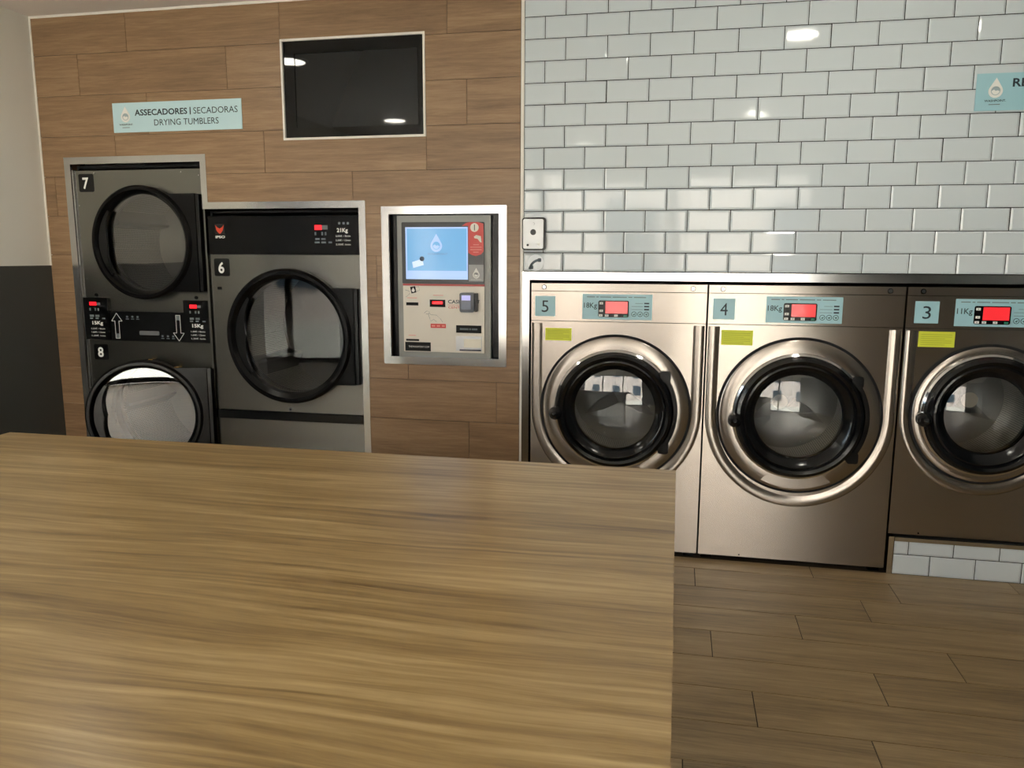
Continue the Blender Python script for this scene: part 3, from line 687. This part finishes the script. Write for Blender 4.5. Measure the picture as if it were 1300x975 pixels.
# tiled plinth below washer 3
pp = struct(MB().box(1.838, 2.565, -0.0045, 0.12, 0.0, 0.190).build('plinth', GROUT))
MB().box(1.812, 1.836, -0.012, 0.12, 0.0, 0.190).build('steel_edge', FRAME, pp); MB().box(1.838, 2.565, -0.012, 0.0, 0.169, 0.188).build('steel_edge', FRAME, pp)
for z0, z1, x in ((0.0, 0.1012, 1.804), (0.1012, 0.1680, 1.704)):
    while x < 2.56:
        a, b = max(x, 1.838), min(x + 0.2, 2.565)
        if b - a > 0.02: put_tile(a, z0, b - a, z1 - z0, pp)
        x += 0.2
# added black sheet behind all the machines, keeps sky light out of the gaps
struct(MB().box(XL, XR, 0.88, 0.96, 0.0, ZC).build('light_stop_behind_machines', BLACKMAT))

# ------------------------------------------------------------------ payment terminal
ps = frame('terminal_surround', 'square bright steel frame around the payment terminal', strips(-0.752, -0.086, 0.955, 1.774, 0.040), (-0.42, 0, 0.955))
pt = thing('payment_terminal', 'wall-mounted laundry payment terminal with a blue touch screen', 'payment terminal', (-0.42, 0.1, 0.99))
MB().box(-0.718, -0.124, 0.03, 0.2, 0.985, 1.739).build('housing', BLACK, pt)
gp = MB().box(-0.674, -0.173, 0.008, 0.03, 0.993, 1.727).build('grey_panel', GREYPAN, pt)
sh = MB().rrect(-0.646, -0.206, 1.379, 1.693, 0.006, -0.002, 0.008).build('screen_housing', mat('charcoal_plastic', (36, 38, 42), 0.3), pt)
sc_ = MB().box(-0.625, -0.291, -0.004, -0.002, 1.402, 1.668).build('screen', SCREENL, sh)
MB().box(-0.616, -0.297, -0.0048, -0.004, 1.446, 1.660).build('screen_picture', SCREENB, sc_)
drop_logo(sc_, -0.458, 1.542, 1.634, -0.0048, SCREENL, SCREENB)
text('WASHPOINT', -0.506, -0.398, 1.527, 1.536, -0.0054, mat('screen_ink', (60, 100, 150), 0.3), sc_)
MB().prism([(-0.590, 1.490), (-0.533, 1.508), (-0.527, 1.475), (-0.584, 1.460)], -0.0056, -0.0048).build('screen_card', SCREENW, sc_)
MB().disc(-0.536, 1.507, 0.013, -0.006, -0.0048, 12).build('screen_cog', mat('screen_dark', (30, 60, 90), 0.3), sc_)
rt = MB().prism([(-0.321, 1.674), (-0.300, 1.688), (-0.280, 1.692), (-0.235, 1.692), (-0.208, 1.684), (-0.208, 1.545), (-0.222, 1.530), (-0.248, 1.522), (-0.270, 1.527), (-0.288, 1.538), (-0.288, 1.674)], -0.0032, -0.002).build('red_flash', RED, sh)
MB().disc(-0.255, 1.665, 0.022, -0.004, -0.0032, 24).build('coin_symbol', CREAM, rt)
MB().box(-0.257, -0.253, -0.0045, -0.004, 1.650, 1.680).build('coin_slot', BLACKMAT, rt)
MB().prism([(-0.258, 1.620), (-0.246, 1.628), (-0.222, 1.622), (-0.218, 1.590), (-0.226, 1.592), (-0.238, 1.608), (-0.256, 1.612)], -0.004, -0.0032).build('hand_symbol', CREAM, rt)
for i, (a, b) in enumerate(((-0.262, -0.232), (-0.278, -0.218), (-0.278, -0.218), (-0.262, -0.234))): MB().box(a, b, -0.0038, -0.0032, 1.577 - i * 0.0125, 1.581 - i * 0.0125).build('small_print', mat('pale_red', (236, 150, 140), 0.5), rt)
lt = MB().box(-0.286, -0.208, -0.0032, -0.002, 1.393, 1.478).build('logo_tile', mat('silver_grey', (150, 150, 150), 0.35), sh)
drop_logo(lt, -0.247, 1.408, 1.462, -0.0032, WHITEP, mat('mid_grey', (120, 120, 122), 0.4)); text('WASHPOINT.', -0.276, -0.217, 1.399, 1.405, -0.004, WHITEP, lt)
wp = MB().box(-0.644, -0.205, 0.0, 0.008, 1.022, 1.3675).build('front_plate', CREAM, pt)
MB().box(-0.644, -0.205, -0.002, 0.008, 1.3685, 1.378).build('red_stripe', mat('brick_red', (186, 72, 70), 0.4), pt)
for a, b, z0, z1 in ((-0.627, -0.561, 1.265, 1.281), (-0.631, -0.560, 1.078, 1.088)): MB().box(a, b, -0.003, 0.0, z0, z1).build('card_slot', BLACKMAT, wp)
dw = MB().box(-0.498, -0.414, -0.003, 0.0, 1.259, 1.297).build('display_window', BLACKMAT, wp); MB().box(-0.484, -0.428, -0.0036, -0.003, 1.274, 1.288).build('display', LEDS, dw)
text('CASH', -0.399, -0.324, 1.278, 1.297, -0.0006, INK, wp, bold=0.02); text('T', -0.243, -0.229, 1.281, 1.297, -0.0006, INK, wp, bold=0.02)
MB().box(-0.399, -0.318, -0.0006, 0.0, 1.270, 1.2715).build('underline', RED, wp); text('CENTRAL', -0.398, -0.29, 1.252, 1.264, -0.0006, RED, wp)
ct = MB().rrect(-0.328, -0.252, 1.236, 1.336, 0.010, -0.034, 0.0).build('card_reader', mat('navy_plastic', (34, 42, 58), 0.25), wp)
MB().rrect(-0.254, -0.237, 1.238, 1.334, 0.006, -0.026, 0.0).build('card_reader_grip', BLACK, ct)
MB().rrect(-0.319, -0.268, 1.250, 1.326, 0.004, -0.036, -0.034).build('reader_face', mat('slate_plastic', (96, 106, 128), 0.25), ct)
MB().box(-0.316, -0.270, -0.037, -0.036, 1.297, 1.322).build('reader_screen', mat('lilac_screen', (150, 150, 200), 0.3, emit=(190, 190, 250), estr=0.2), ct)
l1 = MB().box(-0.356, -0.221, -0.002, 0.0, 1.127, 1.166).build('name_strip', BLACKMAT, wp); [MB().box(a, b, -0.0026, -0.002, 1.142, 1.151).build('small_print', GREYINK, l1) for a, b in ((-0.336, -0.290), (-0.286, -0.276), (-0.272, -0.242))]
l2 = MB().box(-0.637, -0.496, -0.002, 0.0, 1.025, 1.072).build('name_strip', BLACKMAT, wp); text('THEWASHPOINT.COM', -0.618, -0.504, 1.043, 1.053, -0.0026, WHITEP, l2)
tr = MB().box(-0.357, -0.219, -0.003, 0.0, 1.033, 1.110).build('coin_tray', SILVER, wp); MB().box(-0.314, -0.222, -0.004, -0.003, 1.050, 1.096).build('tray_flap', mat('ivory', (236, 232, 216), 0.3), tr); MB().box(-0.336, -0.222, -0.010, -0.003, 1.034, 1.041).build('tray_lip', mat('tray_dark', (60, 60, 72), 0.3, 0.8), tr)
rl = MB().box(-0.495, -0.412, -0.001, 0.0, 1.149, 1.171).build('red_label', RED, wp)
for i in range(3): MB().box(-0.490 + i * 0.028, -0.470 + i * 0.026, -0.0014, -0.001, 1.156, 1.164).build('small_print', mat('pale_red', (236, 150, 140), 0.5), rl)
def stroke(pts, parent, y, m, r=0.0009):
    MB().tube([(x, y, z) for x, z in pts], r, 5).build('line_drawing', m, parent)
stroke([(-0.530, 1.226), (-0.514, 1.238), (-0.500, 1.232), (-0.503, 1.222), (-0.520, 1.222)], wp, -0.0004, GREYINK)
stroke([(-0.505, 1.228), (-0.493, 1.218), (-0.462, 1.216), (-0.440, 1.196), (-0.430, 1.180)], wp, -0.0004, GREYINK)
stroke([(-0.508, 1.222), (-0.500, 1.200), (-0.494, 1.184), (-0.478, 1.194), (-0.462, 1.182)], wp, -0.0004, GREYINK)
MB().prism([(-0.605, 1.361), (-0.577, 1.366), (-0.571, 1.333), (-0.598, 1.327)], -0.0008, 0.0).build('card_picture', BLACKMAT, wp); drop(MB(), -0.588, 1.335, 1.359, -0.0012, -0.0008).build('card_drop', WHITEP, wp)
stroke([(-0.632, 1.345), (-0.610, 1.340), (-0.608, 1.325), (-0.630, 1.308)], wp, -0.0004, GREYINK); stroke([(-0.574, 1.360), (-0.558, 1.364), (-0.553, 1.345), (-0.570, 1.338)], wp, -0.0004, GREYINK)
for a, b, z in ((-0.622, -0.568, 1.303), (-0.480, -0.425, 1.318), (-0.618, -0.578, 1.106)): MB().box(a, b, -0.0005, 0.0, z, z + 0.003).build('small_print', mat('pale_red', (236, 150, 140), 0.5), wp)

# ------------------------------------------------------------------ television in its white frame
tv = thing('television', 'black flat television sunk in the wood-look wall', 'television', (-0.893, 0.05, 2.13))
for p in strips(-1.283, -0.504, 2.117, 2.618, 0.011): MB().prism(p, -0.014, 0.0).build('white_frame', WHITETRIM, tv)
MB().panel_hole(-1.271, -0.516, 2.129, 2.606, -0.893, 2.367, 0.1, 0.012, 0.06, 8).box(-1.271, -1.212, -0.002, 0.012, 2.129, 2.606).box(-0.546, -0.516, -0.002, 0.012, 2.129, 2.606).box(-1.212, -0.546, -0.002, 0.012, 2.129, 2.178).box(-1.212, -0.546, -0.002, 0.012, 2.546, 2.606).build('bezel', TVBEZ, tv)
MB().box(-1.212, -0.546, 0.004, 0.011, 2.178, 2.546).build('screen', TVGLASS, tv)

# ------------------------------------------------------------------ signs
def sign(label, x0, x1, z0, z1, y, l1, l2, parts):
    t = tag(MB().box(x0, x1, y - 0.004, y, z0, z1).build('sign', BLUEL if l2 else BLUE, None, loc=(x0, y, z0)), label, 'sign')
    yy = y - 0.004; h = z1 - z0
    drop_logo(t, x0 + 0.078, z0 + h * 0.34, z0 + h * 0.88, yy, WHITEP, mat('logo_grey', (168, 186, 192), 0.5))
    text('WASHPOINT.', x0 + 0.037, x0 + 0.122, z0 + h * 0.235, z0 + h * 0.295, yy - 0.0008, INK, t, bold=0.02)
    MB().box(x0 + 0.055, x0 + 0.100, yy - 0.0006, yy, z0 + h * 0.155, z0 + h * 0.175).build('small_print', GREYINK, t)
    for body, a, b, c, d, bold in parts: text(body, x0 + a, x0 + b, z0 + h * c, z0 + h * d, yy - 0.0008, INK, t, bold=bold)
sign('long pale blue drying tumblers sign above the stacked dryer', -2.291, -1.517, 2.182, 2.337, -0.009, '', True,
     [('ASSECADORES', 0.136, 0.455, 0.55, 0.76, 0.022), ('|', 0.470, 0.476, 0.53, 0.78, 0.0), ('SECADORAS', 0.492, 0.752, 0.55, 0.76, 0.0), ('DRYING TUMBLERS', 0.252, 0.638, 0.20, 0.41, 0.0)])
sign('pale blue sign with a white drop on the tiled wall', 2.010, 2.785, 2.156, 2.312, -0.0135, '', False, [('RENTADORES', 0.143, 0.50, 0.62, 0.85, 0.025)])

# ------------------------------------------------------------------ intercom and phone sticker
ic = thing('intercom', 'small silver intercom with a black rim on the first tiles', 'intercom', (0.057, -0.0145, 1.552))
MB().rrect(-0.002, 0.116, 1.552, 1.712, 0.014, -0.036, -0.012).build('rim', BLACK, ic)
fp = MB().rrect(0.004, 0.106, 1.559, 1.704, 0.009, -0.040, -0.036).build('face_plate', SILVER, ic)
MB().disc(0.055, 1.640, 0.0145, -0.042, -0.040, 24).build('speaker', mat('grille_grey', (70, 70, 72), 0.6), fp)
MB().disc(0.028, 1.577, 0.006, -0.042, -0.040, 16).build('sensor', BLACK, fp); MB().disc(0.082, 1.579, 0.008, -0.043, -0.040, 20).build('call_button', WHITEP, fp)
MB().ring(0.057, 1.681, 0.0045, 0.006, -0.0408, -0.040, 16, -90, 130).build('symbol', GREYINK, fp)
ps_ = tag(MB().disc(0.0635, 1.490, 0.0405, -0.0125, -0.0110, 36).build('phone_sticker', mat('pale_sticker', (236, 242, 248), 0.4), None, loc=(0.0635, -0.0125, 1.45)), 'round pale telephone sticker on the tile under the intercom', 'sticker')
p = []
for i in range(11):
    t = math.radians(100 + 70 * i / 10); p.append((0.098 + 0.062 * math.cos(t) - 0.010, 1.448 + 0.062 * math.sin(t)))
for i in range(11):
    t = math.radians(170 - 70 * i / 10); p.append((0.098 + 0.050 * math.cos(t) - 0.010, 1.448 + 0.050 * math.sin(t)))
MB().prism(p, -0.0132, -0.0125).build('handset', mat('slate', (74, 88, 98), 0.5), ps_)
MB().rrect(0.074, 0.092, 1.494, 1.512, 0.004, -0.0132, -0.0125).build('earpiece', mat('slate', (74, 88, 98), 0.5), ps_)
MB().rrect(0.036, 0.052, 1.458, 1.476, 0.004, -0.0132, -0.0125).build('mouthpiece', mat('slate', (74, 88, 98), 0.5), ps_)
